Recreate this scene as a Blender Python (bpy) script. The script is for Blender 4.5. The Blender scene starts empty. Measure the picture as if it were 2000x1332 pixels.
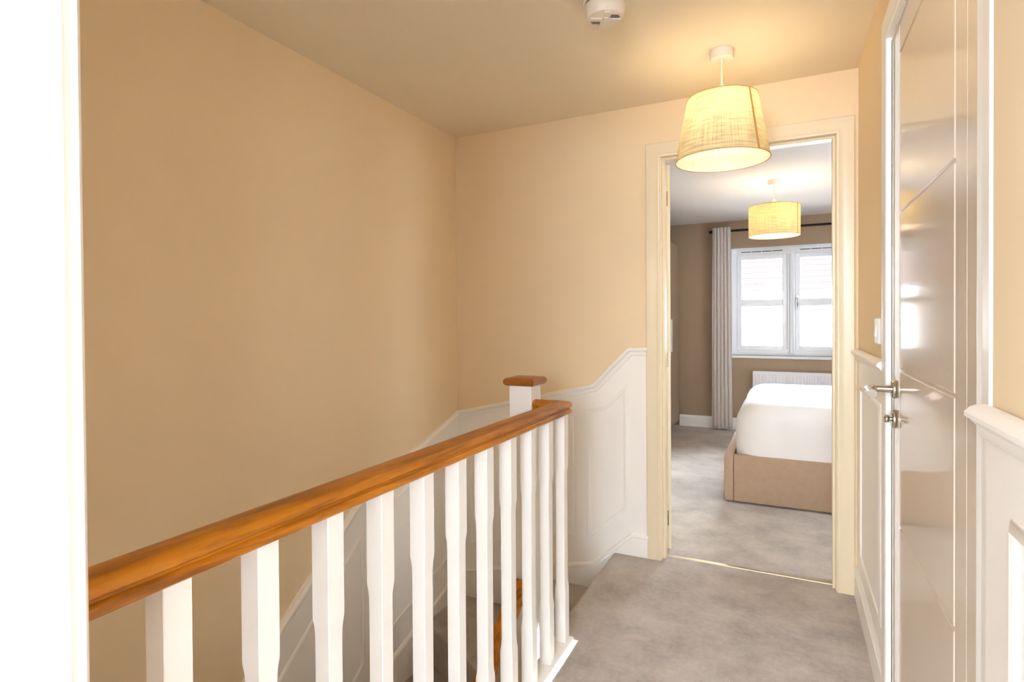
import bpy, bmesh, math, random
from mathutils import Vector, Matrix, noise
random.seed(7)
scene = bpy.context.scene
COL = scene.collection

# ------------------------------------------------------------------ camera
H = 1.21
YAW, PIT, ROL = math.radians(26.1707), math.radians(-0.6235), math.radians(-0.3857)
fwd = Vector((-math.sin(YAW), math.cos(YAW), 0)); rgt = Vector((math.cos(YAW), math.sin(YAW), 0)); up = Vector((0, 0, 1))
fwd, up = fwd*math.cos(PIT) + up*math.sin(PIT), up*math.cos(PIT) - fwd*math.sin(PIT)
rgt, up = rgt*math.cos(ROL) + up*math.sin(ROL), up*math.cos(ROL) - rgt*math.sin(ROL)
cam_data = bpy.data.cameras.new('camera'); cam = bpy.data.objects.new('camera', cam_data); COL.objects.link(cam)
cam_data.sensor_width = 36.0; cam_data.sensor_fit = 'HORIZONTAL'
cam_data.lens = 1099.73/2000*36.0
cam_data.shift_y = -(666-638.07)/2000
cam_data.clip_start = 0.02
M = Matrix.Identity(4)
for i in range(3):
    M[i][0], M[i][1], M[i][2] = rgt[i], up[i], -fwd[i]
M[2][3] = H
cam.matrix_world = M
scene.camera = cam

# ------------------------------------------------------------------ world, daylight, exposure
WORLD_L = 88.0
w = bpy.data.worlds.new('World'); scene.world = w; w.use_nodes = True
w.node_tree.nodes['Background'].inputs[0].default_value = (0.81, 0.905, 1.0, 1)
w.node_tree.nodes['Background'].inputs[1].default_value = WORLD_L
scene.view_settings.view_transform = 'Standard'
scene.view_settings.look = 'None'
scene.view_settings.exposure = 0.75
scene.view_settings.gamma = 1.0
scene.view_settings.use_curve_mapping = False
scene.cycles.use_denoising = True
scene.cycles.max_bounces = 14
scene.cycles.diffuse_bounces = 8
scene.cycles.transparent_max_bounces = 12
scene.cycles.caustics_reflective = False
scene.cycles.caustics_refractive = False
scene.cycles.sample_clamp_indirect = 8.0

def portal(name, loc, rot, sx, sy):
    l = bpy.data.lights.new(name, 'AREA'); l.shape = 'RECTANGLE'; l.size = sx; l.size_y = sy
    l.cycles.is_portal = True
    o = bpy.data.objects.new(name, l); COL.objects.link(o); o.location = loc; o.rotation_euler = rot
# an area light points along its -Z
portal('bedroom_window_portal', (0.025, 6.78, 1.4), (math.radians(-90), 0, 0), 1.2, 1.2)
portal('added_study_window_portal', (-0.25, -2.84, 1.55), (math.radians(90), 0, 0), 2.3, 0.8)
portal('added_study_side_window_portal', (1.79, -2.25, 1.5), (0, math.radians(90), 0), 1.0, 1.0)

portal('added_bedroom_side_window_portal', (2.59, 3.65, 1.45), (0, math.radians(90), 0), 1.1, 1.1)

# ------------------------------------------------------------------ dimensions (metres)
XL, XR, YF, ZC = -1.776, 0.273, 2.866, 2.295
XRN = 0.258          # the nearer stretch of the right wall
YN = 0.237           # hall face of the wall the camera's doorway is in
YW = 6.62            # bedroom window wall
ZB = 2.285           # bedroom ceiling
LOW = -2.1           # bottom of the stairwell

# ------------------------------------------------------------------ materials
def s2l(c):
    return tuple(((v/255.0)/12.92 if v/255.0 <= 0.04045 else ((v/255.0+0.055)/1.055)**2.4) for v in c)
def new_mat(name):
    m = bpy.data.materials.new(name); m.use_nodes = True
    nt = m.node_tree; b = nt.nodes['Principled BSDF']
    return m, nt, b
def mat(name, rgb, rough=0.5, var=0.03, nscale=6.0, bump=0.0, bscale=200.0, metal=0.0, coat=0.0, spec=0.5, stretch=None):
    m, nt, b = new_mat(name)
    c = s2l(rgb)
    tc = nt.nodes.new('ShaderNodeTexCoord')
    src = tc.outputs['Object']
    if stretch:
        mp = nt.nodes.new('ShaderNodeMapping'); mp.inputs['Scale'].default_value = stretch
        nt.links.new(src, mp.inputs['Vector']); src = mp.outputs['Vector']
    n = nt.nodes.new('ShaderNodeTexNoise'); n.inputs['Scale'].default_value = nscale; n.inputs['Detail'].default_value = 4
    nt.links.new(src, n.inputs['Vector'])
    r = nt.nodes.new('ShaderNodeValToRGB')
    r.color_ramp.elements[0].position = 0.3; r.color_ramp.elements[1].position = 0.7
    r.color_ramp.elements[0].color = tuple(v*(1-var) for v in c)+(1,)
    r.color_ramp.elements[1].color = tuple(min(1, v*(1+var)) for v in c)+(1,)
    nt.links.new(n.outputs['Fac'], r.inputs['Fac']); nt.links.new(r.outputs['Color'], b.inputs['Base Color'])
    b.inputs['Roughness'].default_value = rough; b.inputs['Metallic'].default_value = metal
    b.inputs['Specular IOR Level'].default_value = spec
    if coat: b.inputs['Coat Weight'].default_value = coat; b.inputs['Coat Roughness'].default_value = 0.08
    if bump:
        n2 = nt.nodes.new('ShaderNodeTexNoise'); n2.inputs['Scale'].default_value = bscale; n2.inputs['Detail'].default_value = 3
        nt.links.new(src, n2.inputs['Vector'])
        bp = nt.nodes.new('ShaderNodeBump'); bp.inputs['Strength'].default_value = bump; bp.inputs['Distance'].default_value = 0.002
        nt.links.new(n2.outputs['Fac'], bp.inputs['Height']); nt.links.new(bp.outputs['Normal'], b.inputs['Normal'])
    return m
def carpet_mat(name, lo, hi):
    m, nt, b = new_mat(name)
    tc = nt.nodes.new('ShaderNodeTexCoord')
    big = nt.nodes.new('ShaderNodeTexNoise'); big.inputs['Scale'].default_value = 5.0; big.inputs['Detail'].default_value = 5; big.inputs['Roughness'].default_value = 0.6
    fine = nt.nodes.new('ShaderNodeTexNoise'); fine.inputs['Scale'].default_value = 260.0; fine.inputs['Detail'].default_value = 2
    mid = nt.nodes.new('ShaderNodeTexNoise'); mid.inputs['Scale'].default_value = 45.0; mid.inputs['Detail'].default_value = 3
    for n in (big, fine, mid): nt.links.new(tc.outputs['Object'], n.inputs['Vector'])
    a1 = nt.nodes.new('ShaderNodeMath'); a1.operation = 'MULTIPLY_ADD'; a1.inputs[1].default_value = 0.55
    nt.links.new(big.outputs['Fac'], a1.inputs[0])
    a2 = nt.nodes.new('ShaderNodeMath'); a2.operation = 'MULTIPLY_ADD'; a2.inputs[1].default_value = 0.28
    nt.links.new(fine.outputs['Fac'], a2.inputs[0])
    a3 = nt.nodes.new('ShaderNodeMath'); a3.operation = 'MULTIPLY'; a3.inputs[1].default_value = 0.17
    nt.links.new(mid.outputs['Fac'], a3.inputs[0])
    nt.links.new(a3.outputs[0], a2.inputs[2]); nt.links.new(a2.outputs[0], a1.inputs[2])
    r = nt.nodes.new('ShaderNodeValToRGB')
    r.color_ramp.elements[0].position = 0.36; r.color_ramp.elements[1].position = 0.62
    r.color_ramp.elements[0].color = s2l(lo)+(1,); r.color_ramp.elements[1].color = s2l(hi)+(1,)
    nt.links.new(a1.outputs[0], r.inputs['Fac']); nt.links.new(r.outputs['Color'], b.inputs['Base Color'])
    b.inputs['Roughness'].default_value = 1.0; b.inputs['Specular IOR Level'].default_value = 0.1
    b.inputs['Sheen Weight'].default_value = 0.25; b.inputs['Sheen Roughness'].default_value = 0.5
    bp = nt.nodes.new('ShaderNodeBump'); bp.inputs['Strength'].default_value = 0.6; bp.inputs['Distance'].default_value = 0.004
    nt.links.new(a2.outputs[0], bp.inputs['Height']); nt.links.new(bp.outputs['Normal'], b.inputs['Normal'])
    return m
def wood_mat(name, dark, midc, light, stretch):
    m, nt, b = new_mat(name)
    tc = nt.nodes.new('ShaderNodeTexCoord')
    mp = nt.nodes.new('ShaderNodeMapping'); mp.inputs['Scale'].default_value = stretch
    nt.links.new(tc.outputs['Object'], mp.inputs['Vector'])
    n = nt.nodes.new('ShaderNodeTexNoise'); n.inputs['Scale'].default_value = 22; n.inputs['Detail'].default_value = 6; n.inputs['Roughness'].default_value = 0.62; n.inputs['Distortion'].default_value = 0.7
    nt.links.new(mp.outputs['Vector'], n.inputs['Vector'])
    r = nt.nodes.new('ShaderNodeValToRGB')
    e = r.color_ramp.elements; e[0].position = 0.30; e[0].color = s2l(dark)+(1,); e[1].position = 0.72; e[1].color = s2l(light)+(1,)
    k = e.new(0.5); k.color = s2l(midc)+(1,)
    nt.links.new(n.outputs['Fac'], r.inputs['Fac']); nt.links.new(r.outputs['Color'], b.inputs['Base Color'])
    b.inputs['Roughness'].default_value = 0.38
    b.inputs['Coat Weight'].default_value = 0.1; b.inputs['Coat Roughness'].default_value = 0.25
    bp = nt.nodes.new('ShaderNodeBump'); bp.inputs['Strength'].default_value = 0.12; bp.inputs['Distance'].default_value = 0.001
    nt.links.new(n.outputs['Fac'], bp.inputs['Height']); nt.links.new(bp.outputs['Normal'], b.inputs['Normal'])
    return m
def glass_mat(name):
    m, nt, b = new_mat(name)
    nt.nodes.remove(b)
    out = nt.nodes['Material Output']
    t = nt.nodes.new('ShaderNodeBsdfTransparent'); g = nt.nodes.new('ShaderNodeBsdfGlossy'); g.inputs['Roughness'].default_value = 0.02
    f = nt.nodes.new('ShaderNodeFresnel'); f.inputs['IOR'].default_value = 1.45
    mx = nt.nodes.new('ShaderNodeMixShader')
    nt.links.new(f.outputs[0], mx.inputs[0]); nt.links.new(t.outputs[0], mx.inputs[1]); nt.links.new(g.outputs[0], mx.inputs[2])
    nt.links.new(mx.outputs[0], out.inputs['Surface'])
    return m
def dimming_mat(name, v):
    m, nt, b = new_mat(name)
    nt.nodes.remove(b)
    t = nt.nodes.new('ShaderNodeBsdfTransparent'); t.inputs['Color'].default_value = (math.sqrt(v),)*3 + (1,)   # a ray crosses both faces
    nt.links.new(t.outputs[0], nt.nodes['Material Output'].inputs['Surface'])
    return m
def shade_mat(name, rgb, trans):
    m, nt, b = new_mat(name)
    nt.nodes.remove(b)
    out = nt.nodes['Material Output']
    uv = nt.nodes.new('ShaderNodeTexCoord')
    def thread(sx, sy):
        mp = nt.nodes.new('ShaderNodeMapping'); mp.inputs['Scale'].default_value = (sx, sy, 1)
        nt.links.new(uv.outputs['UV'], mp.inputs['Vector'])
        n = nt.nodes.new('ShaderNodeTexNoise'); n.inputs['Scale'].default_value = 1.0; n.inputs['Detail'].default_value = 2.5
        nt.links.new(mp.outputs['Vector'], n.inputs['Vector']); return n
    a = thread(420, 5); c = thread(14, 90)
    ad = nt.nodes.new('ShaderNodeMath'); ad.operation = 'ADD'
    nt.links.new(a.outputs['Fac'], ad.inputs[0]); nt.links.new(c.outputs['Fac'], ad.inputs[1])
    r = nt.nodes.new('ShaderNodeValToRGB')
    col = s2l(rgb)
    r.color_ramp.elements[0].position = 0.72/2; r.color_ramp.elements[1].position = 1.3/2
    r.color_ramp.elements[0].color = tuple(v*0.72 for v in col)+(1,); r.color_ramp.elements[1].color = tuple(min(1, v*1.12) for v in col)+(1,)
    hv = nt.nodes.new('ShaderNodeMath'); hv.operation = 'MULTIPLY'; hv.inputs[1].default_value = 0.5
    nt.links.new(ad.outputs[0], hv.inputs[0]); nt.links.new(hv.outputs[0], r.inputs['Fac'])
    d = nt.nodes.new('ShaderNodeBsdfDiffuse'); t = nt.nodes.new('ShaderNodeBsdfTranslucent')
    nt.links.new(r.outputs['Color'], d.inputs['Color']); nt.links.new(r.outputs['Color'], t.inputs['Color'])
    mx = nt.nodes.new('ShaderNodeMixShader'); mx.inputs[0].default_value = trans
    nt.links.new(d.outputs[0], mx.inputs[1]); nt.links.new(t.outputs[0], mx.inputs[2]); nt.links.new(mx.outputs[0], out.inputs['Surface'])
    return m
def emit_mat(name, rgb, strength):
    m, nt, b = new_mat(name)
    b.inputs['Base Color'].default_value = s2l(rgb)+(1,)
    b.inputs['Emission Color'].default_value = s2l(rgb)+(1,); b.inputs['Emission Strength'].default_value = strength
    return m

MT = dict(
    wall=mat('hall_paint', (233, 212, 178), 0.75, 0.015, 3, 0.05, 350, spec=0.25),
    ceil=mat('ceiling_paint', (234, 222, 200), 0.85, 0.012, 2, 0.04, 300, spec=0.2),
    white=mat('satin_white', (242, 241, 237), 0.32, 0.012, 5, 0.02, 90),
    wains=mat('wainscot_white', (245, 242, 237), 0.38, 0.012, 5, 0.02, 90),
    gloss=mat('gloss_white', (226, 214, 198), 0.085, 0.01, 4, 0.035, 210, spec=0.6),
    frame=mat('cream_eggshell', (226, 211, 182), 0.3, 0.012, 5, 0.02, 90),
    cream=mat('door_edge_cream', (228, 214, 184), 0.35, 0.015, 5),
    carpet=carpet_mat('grey_beige_carpet', (149, 139, 130), (191, 181, 171)),
    oak=wood_mat('oak_along_landing', (114, 62, 2), (172, 103, 6), (198, 128, 22), (1.6, 0.16, 1.6)),
    oakx=wood_mat('oak_cap', (112, 60, 14), (150, 86, 26), (178, 112, 48), (0.3, 1.6, 1.6)),
    taupe=mat('taupe_paint', (160, 138, 114), 0.8, 0.015, 3, 0.04, 300, spec=0.2),
    bceil=mat('bedroom_ceiling_white', (236, 234, 234), 0.85, 0.01, 2),
    upvc=mat('upvc_white', (236, 239, 243), 0.3, 0.01, 4),
    black=mat('black_metal', (24, 23, 22), 0.4, 0.05, 20, metal=0.6),
    chrome=mat('satin_chrome', (202, 196, 186), 0.16, 0.02, 40, metal=1.0),
    steel=mat('hinge_steel', (166, 148, 116), 0.32, 0.06, 60, metal=1.0),
    brass=mat('threshold_brass', (190, 172, 142), 0.42, 0.04, 60, metal=1.0),
    curtain=mat('curtain_linen', (216, 209, 203), 0.9, 0.05, 60, 0.15, 700, spec=0.15),
    bedcloth=mat('beige_upholstery', (178, 154, 132), 0.9, 0.035, 30, 0.15, 900, spec=0.15),
    sheet=mat('white_cotton', (240, 238, 238), 0.85, 0.012, 8, 0.08, 400, spec=0.2),
    rad=mat('radiator_white', (232, 232, 236), 0.3, 0.01, 4),
    ward=mat('wardrobe_taupe', (166, 144, 122), 0.45, 0.05, 9, stretch=(3, 3, 0.3)),
    plastic=mat('white_plastic', (232, 224, 212), 0.35, 0.015, 6),
    vent=mat('dark_slot', (46, 38, 30), 0.7, 0.05, 30),
    cord=mat('white_cord', (236, 228, 212), 0.5, 0.02, 40),
    seam=mat('shade_seam', (196, 150, 76), 0.8, 0.05, 60),
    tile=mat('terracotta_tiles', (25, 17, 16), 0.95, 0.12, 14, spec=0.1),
    render=mat('white_render', (240, 236, 232), 0.9, 0.02, 3),
    ground=mat('pale_paving', (176, 172, 164), 0.95, 0.1, 3),
    glass=glass_mat('window_glass'),
    lining=shade_mat('white_lining', (254, 252, 246), 0.36),
    shade=shade_mat('linen_shade', (238, 225, 194), 0.78),
    shade_in=shade_mat('linen_drum', (232, 211, 168), 0.76),
)

# ------------------------------------------------------------------ helpers
def tag(o, label=None, cat=None, group=None, kind=None):
    if label: o['label'] = label
    if cat: o['category'] = cat
    if group: o['group'] = group
    if kind: o['kind'] = kind
    return o
def empty(name, loc, label, cat, group=None, kind=None):
    o = bpy.data.objects.new(name, None); COL.objects.link(o); o.location = loc
    o.empty_display_size = 0.05
    return tag(o, label, cat, group, kind)
def link_mesh(name, verts, faces, m, parent=None, smooth=False, bevel=0.0, seg=2, auto=None):
    me = bpy.data.meshes.new(name); me.from_pydata([tuple(v) for v in verts], [], faces); me.validate()
    bm = bmesh.new(); bm.from_mesh(me); bmesh.ops.recalc_face_normals(bm, faces=bm.faces); bm.to_mesh(me); bm.free()
    me.materials.append(m)
    o = bpy.data.objects.new(name, me); COL.objects.link(o)
    if smooth: me.polygons.foreach_set('use_smooth', [True]*len(me.polygons))
    if auto is not None: me.set_sharp_from_angle(angle=math.radians(auto))
    if bevel:
        b = o.modifiers.new('bevel', 'BEVEL'); b.width = bevel; b.segments = seg; b.limit_method = 'ANGLE'
        b.angle_limit = math.radians(40)
    if parent: set_parent(o, parent)
    return o
def set_parent(o, p):
    o.parent = p
    def world(q):
        m = Matrix.LocRotScale(q.location, q.rotation_euler, q.scale)
        return m if q.parent is None else world(q.parent) @ q.matrix_parent_inverse @ m
    o.matrix_parent_inverse = world(p).inverted()
class MB:
    def __init__(s): s.v = []; s.f = []
    def add(s, V, F):
        k = len(s.v); s.v += [Vector(p) for p in V]; s.f += [tuple(i+k for i in f) for f in F]; return s
    def box(s, x0, x1, y0, y1, z0, z1):
        V = [(x, y, z) for z in (z0, z1) for y in (y0, y1) for x in (x0, x1)]
        return s.add(V, [(0, 2, 3, 1), (4, 5, 7, 6), (0, 1, 5, 4), (2, 6, 7, 3), (0, 4, 6, 2), (1, 3, 7, 5)])
    def prism(s, pts, d):
        """planar polygon pts (3D) extruded by vector d"""
        n = len(pts); d = Vector(d); P = [Vector(p) for p in pts]
        V = P + [p+d for p in P]
        F = [tuple(range(n)), tuple(range(2*n-1, n-1, -1))] + [(i, (i+1) % n, (i+1) % n+n, i+n) for i in range(n)]
        return s.add(V, F)
    def sweep(s, path, N, prof, closed=False):
        """prof: list of (n, o): n along plane normal N, o along N x t, mitred"""
        N = Vector(N).normalized(); P = [Vector(p) for p in path]; k = len(P); V = []
        for i in range(k):
            tin = (P[i]-P[i-1]).normalized() if (i > 0 or closed) else None
            tout = (P[(i+1) % k]-P[i]).normalized() if (i < k-1 or closed) else None
            a = N.cross(tin) if tin is not None else None
            b = N.cross(tout) if tout is not None else None
            if a is None: m = b
            elif b is None: m = a
            else: m = (a+b)/(1+a.dot(b))
            V += [P[i] + N*n + m*o for n, o in prof]
        q = len(prof); F = []
        for i in range(k if closed else k-1):
            j = (i+1) % k
            F += [(i*q+c, i*q+(c+1) % q, j*q+(c+1) % q, j*q+c) for c in range(q)]
        if not closed: F += [tuple(range(q)), tuple((k-1)*q+c for c in range(q-1, -1, -1))]
        return s.add(V, F)
    def lathe(s, prof, c=(0, 0, 0), axis='Z', seg=32, cap=True):
        """prof: (r, h) list, revolve around axis through c"""
        V = []
        for r, h in prof:
            for i in range(seg):
                a = 2*math.pi*i/seg; u, v = r*math.cos(a), r*math.sin(a)
                p = {'Z': (u, v, h), 'X': (h, u, v), 'Y': (u, h, v)}[axis]
                V.append(Vector(p)+Vector(c))
        F = [(j*seg+i, j*seg+(i+1) % seg, (j+1)*seg+(i+1) % seg, (j+1)*seg+i) for j in range(len(prof)-1) for i in range(seg)]
        if cap: F += [tuple(range(seg)), tuple((len(prof)-1)*seg+i for i in range(seg-1, -1, -1))]
        return s.add(V, F)
    def tube(s, pts, r, seg=12):
        P = [Vector(p) for p in pts]; V = []; k = len(P); prev = None
        for i in range(k):
            t = ((P[min(i+1, k-1)]-P[max(i-1, 0)])).normalized()
            if prev is None:
                a = Vector((0, 0, 1)) if abs(t.z) < 0.9 else Vector((1, 0, 0))
                prev = (a-t*a.dot(t)).normalized()
            else: prev = (prev-t*prev.dot(t)).normalized()
            b = t.cross(prev)
            rr = r[i] if isinstance(r, (list, tuple)) else r
            V += [P[i]+(prev*math.cos(2*math.pi*c/seg)+b*math.sin(2*math.pi*c/seg))*rr for c in range(seg)]
        F = [(i*seg+c, i*seg+(c+1) % seg, (i+1)*seg+(c+1) % seg, (i+1)*seg+c) for i in range(k-1) for c in range(seg)]
        F += [tuple(range(seg)), tuple((k-1)*seg+c for c in range(seg-1, -1, -1))]
        return s.add(V, F)
    def rbox(s, x0, x1, y0, y1, z0, z1, r=0.004):
        """box with all edges chamfered through bmesh"""
        bm = bmesh.new(); bmesh.ops.create_cube(bm, size=1)
        for v in bm.verts:
            v.co = Vector(((x0+x1)/2+v.co.x*(x1-x0), (y0+y1)/2+v.co.y*(y1-y0), (z0+z1)/2+v.co.z*(z1-z0)))
        bmesh.ops.bevel(bm, geom=list(bm.edges), offset=r, segments=2, affect='EDGES', profile=0.5)
        bm.verts.index_update()
        s.add([v.co.copy() for v in bm.verts], [tuple(v.index for v in f.verts) for f in bm.faces]); bm.free(); return s
    def build(s, name, m, parent=None, **k): return link_mesh(name, s.v, s.f, m, parent, **k)
def structure(name, mb, m, label, cat, **k):
    return tag(mb.build(name, m, **k), label, cat, kind='structure')

# ================================================================== SETTING
# ---- floors
nose = []
for i in range(7):
    a = math.pi/2 + math.pi*i/6
    nose.append((-0.805+0.018*math.cos(a), -0.018+0.018*math.sin(a)))
mb = MB()
mb.prism([(0.30, 0.1, 0), (0.30, 2.925, 0), (-0.60, 2.925, 0), (-0.60, 2.90, 0), (-0.715, 2.90, 0), (-0.715, 0.1, 0)], (0, 0, -0.04))
pts = [(-0.715, 0.0)] + nose + [(-0.715, -0.036)]
mb.prism([(x, 2.003, z) for x, z in pts], (0, 0.86, 0))
structure('floor', mb, MT['carpet'], 'grey beige carpet of the landing up to the stair nosing', 'floor')
structure('floor_bedroom', MB().prism([(-1.80, 2.94, 0), (2.6, 2.94, 0), (2.6, 6.7, 0), (-1.80, 6.7, 0)], (0, 0, -0.05)), MT['carpet'],
          'pale grey carpet of the bedroom around the bed', 'floor')
structure('floor_study', MB().box(-2.0, 1.8, -2.85, 0.1, -0.05, 0), MT['carpet'], 'carpet of the room that the landing is seen from', 'floor')
structure('floor_stairwell', MB().box(XL-0.02, -0.6, 0.1, 2.95, LOW-0.05, LOW), MT['carpet'], 'dark carpet at the bottom of the stairwell', 'floor')
mb = MB().box(-0.572, 0.19, 2.921, 2.942, -0.01, 0.003)
structure('trim_threshold', mb, MT['brass'], 'thin brass strip across the bedroom doorway floor', 'threshold', bevel=0.003)

# ---- ceilings
structure('ceiling', MB().box(XL-0.1, XR+0.12, 0.1, YF+0.05, ZC, ZC+0.12), MT['ceil'], 'cream hall ceiling above the stairwell', 'ceiling')
structure('ceiling_bedroom', MB().box(-1.9, 2.7, YF+0.05, 6.9, ZB, ZB+0.13), MT['bceil'], 'white bedroom ceiling', 'ceiling')
structure('ceiling_study', MB().box(-2.1, 1.9, -3.0, 0.1, ZC, ZC+0.12), MT['bceil'], 'white ceiling of the room behind the doorway', 'ceiling')

# ---- left wall with wainscot, dado rail and skirting that follow the stairs
wl = structure('wall_left', MB().box(XL-0.1, XL, 0.1, YF+0.1, LOW, ZC), MT['wall'], 'tall beige wall of the stairwell', 'wall')
dl = [(YF, 0.676), (2.0, 0.405), (0.24, -0.99)]
mb = MB().prism([(XL, y, z-0.01) for y, z in dl] + [(XL, 0.24, LOW), (XL, YF, LOW)], (0.006, 0, 0))
mb.build('wainscot', MT['wains'], wl)
RAIL = [(0.0, 0.0), (0.012, 0.0), (0.021, -0.004), (0.027, -0.011), (0.027, -0.017), (0.020, -0.022), (0.013, -0.030), (0.012, -0.040), (0.006, -0.048), (0.0, -0.050)]
def neg(prof): return [(n, -o) for n, o in prof]
mb = MB().sweep([(XL, y, z) for y, z in dl], (1, 0, 0), neg(RAIL))     # N x t points down when y falls
structure('trim_1', mb, MT['wains'], 'white dado rail sloping down the tall stairwell wall', 'dado rail', smooth=True, auto=35)
sl = [(YF, -0.277), (2.0, -0.53), (0.24, -1.93)]
mb = MB().prism([(XL, y, z) for y, z in sl] + [(XL, 0.24, LOW), (XL, YF, LOW)], (0.020, 0, 0))
mb.sweep([(XL, y, z+0.012) for y, z in sl], (1, 0, 0), [(0.0, 0.0), (0.012, 0.0), (0.022, 0.008), (0.024, 0.018), (0.018, 0.026), (0.0, 0.028)])
structure('baseboard_left', mb, MT['wains'], 'white skirting stepping down the tall stairwell wall', 'skirting')
MOULD = [(0.0, -0.011), (0.005, -0.010), (0.008, -0.003), (0.006, 0.003), (0.003, 0.009), (0.0, 0.011)]
def panel(pts, N, parent):
    return MB().sweep(pts, N, MOULD, closed=True).build('panel_moulding', MT['wains'], parent, smooth=True, auto=40)
X6 = XL+0.006
wains_l = [c for c in wl.children][0]
def lz(y): return 0.405+(y-2.0)*0.793 if y < 2 else 0.405+(y-2.0)*0.313
def bz(y): return -0.53+(y-2.0)*0.795 if y < 2 else -0.53+(y-2.0)*0.292
panel([(X6, 2.02, 0.227), (X6, 2.02, -0.369), (X6, 1.35, -0.90), (X6, 1.35, -0.335)], (1, 0, 0), wains_l)
panel([(X6, 2.76, lz(2.76)-0.17), (X6, 2.76, bz(2.76)+0.155), (X6, 2.12, bz(2.12)+0.155), (X6, 2.12, lz(2.12)-0.17)], (1, 0, 0), wains_l)
panel([(X6, 1.25, lz(1.25)-0.2), (X6, 1.25, bz(1.25)+0.16), (X6, 0.5, bz(0.5)+0.16), (X6, 0.5, lz(0.5)-0.2)], (1, 0, 0), wains_l)

# ---- far wall (landing side), wainscot, dado, skirting
DX0, DX1, DZ = -0.592, 0.205, 2.035
mb = MB().box(XL-0.1, DX0, YF, YF+0.055, LOW, ZC).box(DX1, XR+0.1, YF, YF+0.055, -0.05, ZC).box(DX0, DX1, YF, YF+0.055, DZ, ZC)
wf = structure('wall_far', mb, MT['wall'], 'beige wall around the bedroom doorway', 'wall')
df = [(-0.640, 1.073), (-0.742, 1.073), (-0.932, 0.876), (XL, 0.676)]
mb = MB().prism([(x, YF, z-0.01) for x, z in df] + [(XL, YF, LOW), (-0.640, YF, LOW)], (0, -0.006, 0))
wfw = mb.build('wainscot', MT['wains'], wf)
mb = MB().sweep([(x, YF, z) for x, z in df], (0, -1, 0), neg(RAIL))
structure('trim_2', mb, MT['wains'], 'white dado rail with two bends beside the bedroom doorway', 'dado rail', smooth=True, auto=35)
sf = [(-0.640, 0.106), (-0.728, 0.106), (-0.936, -0.083), (-1.07, -0.113), (XL, -0.275)]
mb = MB().prism([(x, YF, z) for x, z in sf] + [(XL, YF, LOW), (-0.79, YF, LOW), (-0.79, YF, -0.02), (-0.640, YF, -0.02)], (0, -0.018, 0))
mb.sweep([(x, YF, z+0.012) for x, z in sf], (0, -1, 0), [(0.0, 0.0), (0.012, 0.0), (0.020, 0.008), (0.022, 0.018), (0.017, 0.026), (0.0, 0.028)])
structure('baseboard_far', mb, MT['wains'], 'white skirting bending down the stairs beside the bedroom doorway', 'skirting')
Y6 = YF-0.006
panel([(-0.756, Y6, 0.857), (-0.756, Y6, 0.234), (-0.956, Y6, 0.06), (-0.956, Y6, 0.722), (-0.863, Y6, 0.748)][::-1], (0, -1, 0), wfw)
panel([(-1.05, Y6, 0.68), (-1.05, Y6, 0.06), (-1.68, Y6, -0.09), (-1.68, Y6, 0.53)][::-1], (0, -1, 0), wfw)

# ---- right wall: far stretch, near stretch, over the door
OY0, OY1, OZ = 1.07, 1.995, 2.04       # opening of the hall door
mb = MB().box(XR, XR+0.1, OY1, YF+0.1, -0.05, ZC).box(XR, XR+0.1, OY0, OY1, OZ, ZC)
wr = structure('wall_right', mb, MT['wall'], 'beige wall between the bedroom doorway and the glossy hall door', 'wall')
wrw = MB().box(XR-0.005, XR, 2.04, YF, 0, 1.06).build('wainscot', MT['wains'], wr)
panel([(XR-0.005, 2.71, 0.922), (XR-0.005, 2.71, 0.218), (XR-0.005, 2.16, 0.218), (XR-0.005, 2.16, 0.922)][::-1], (-1, 0, 0), wrw)
mb = MB().box(XRN, XR+0.1, 0.1, OY0, -0.05, ZC)
wn = structure('wall_right_near', mb, MT['wall'], 'beige wall on the hinge side of the glossy hall door', 'wall')
wnw = MB().box(XRN-0.005, XRN, YN, 1.02, 0, 1.06).build('wainscot', MT['wains'], wn)
panel([(XRN-0.005, 0.900, 0.946), (XRN-0.005, 0.900, 0.218), (XRN-0.005, 0.36, 0.218), (XRN-0.005, 0.36, 0.946)][::-1], (-1, 0, 0), wnw)
mb = MB().sweep([(XR-0.004, YF, 1.078), (XR-0.004, 2.046, 1.078)], (-1, 0, 0), RAIL)
structure('trim_3', mb, MT['wains'], 'white dado rail under the light switch', 'dado rail', smooth=True, auto=35)
RAILN = [(n*0.6, o) for n, o in RAIL]
mb = MB().sweep([(XRN-0.004, 1.016, 1.086), (XRN-0.004, YN, 1.086)], (-1, 0, 0), RAIL)
structure('trim_4', mb, MT['wains'], 'white dado rail on the hinge side of the glossy hall door', 'dado rail', smooth=True, auto=35)
SK = [(0.0, 0.0), (0.0, 0.126), (0.006, 0.126), (0.010, 0.117), (0.0145, 0.109), (0.0145, 0.106), (0.0175, 0.103), (0.0175, 0.0)]
mb = MB().sweep([(XR, YF, 0.0), (XR, 2.046, 0.0)], (-1, 0, 0), SK)
structure('baseboard_right', mb, MT['wains'], 'white skirting below the panelled wall by the glossy door', 'skirting')
mb = MB().sweep([(XRN, 1.016, 0.0), (XRN, YN, 0.0)], (-1, 0, 0), SK)
structure('baseboard_right_near', mb, MT['wains'], 'white skirting on the hinge side of the glossy hall door', 'skirting')

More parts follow.
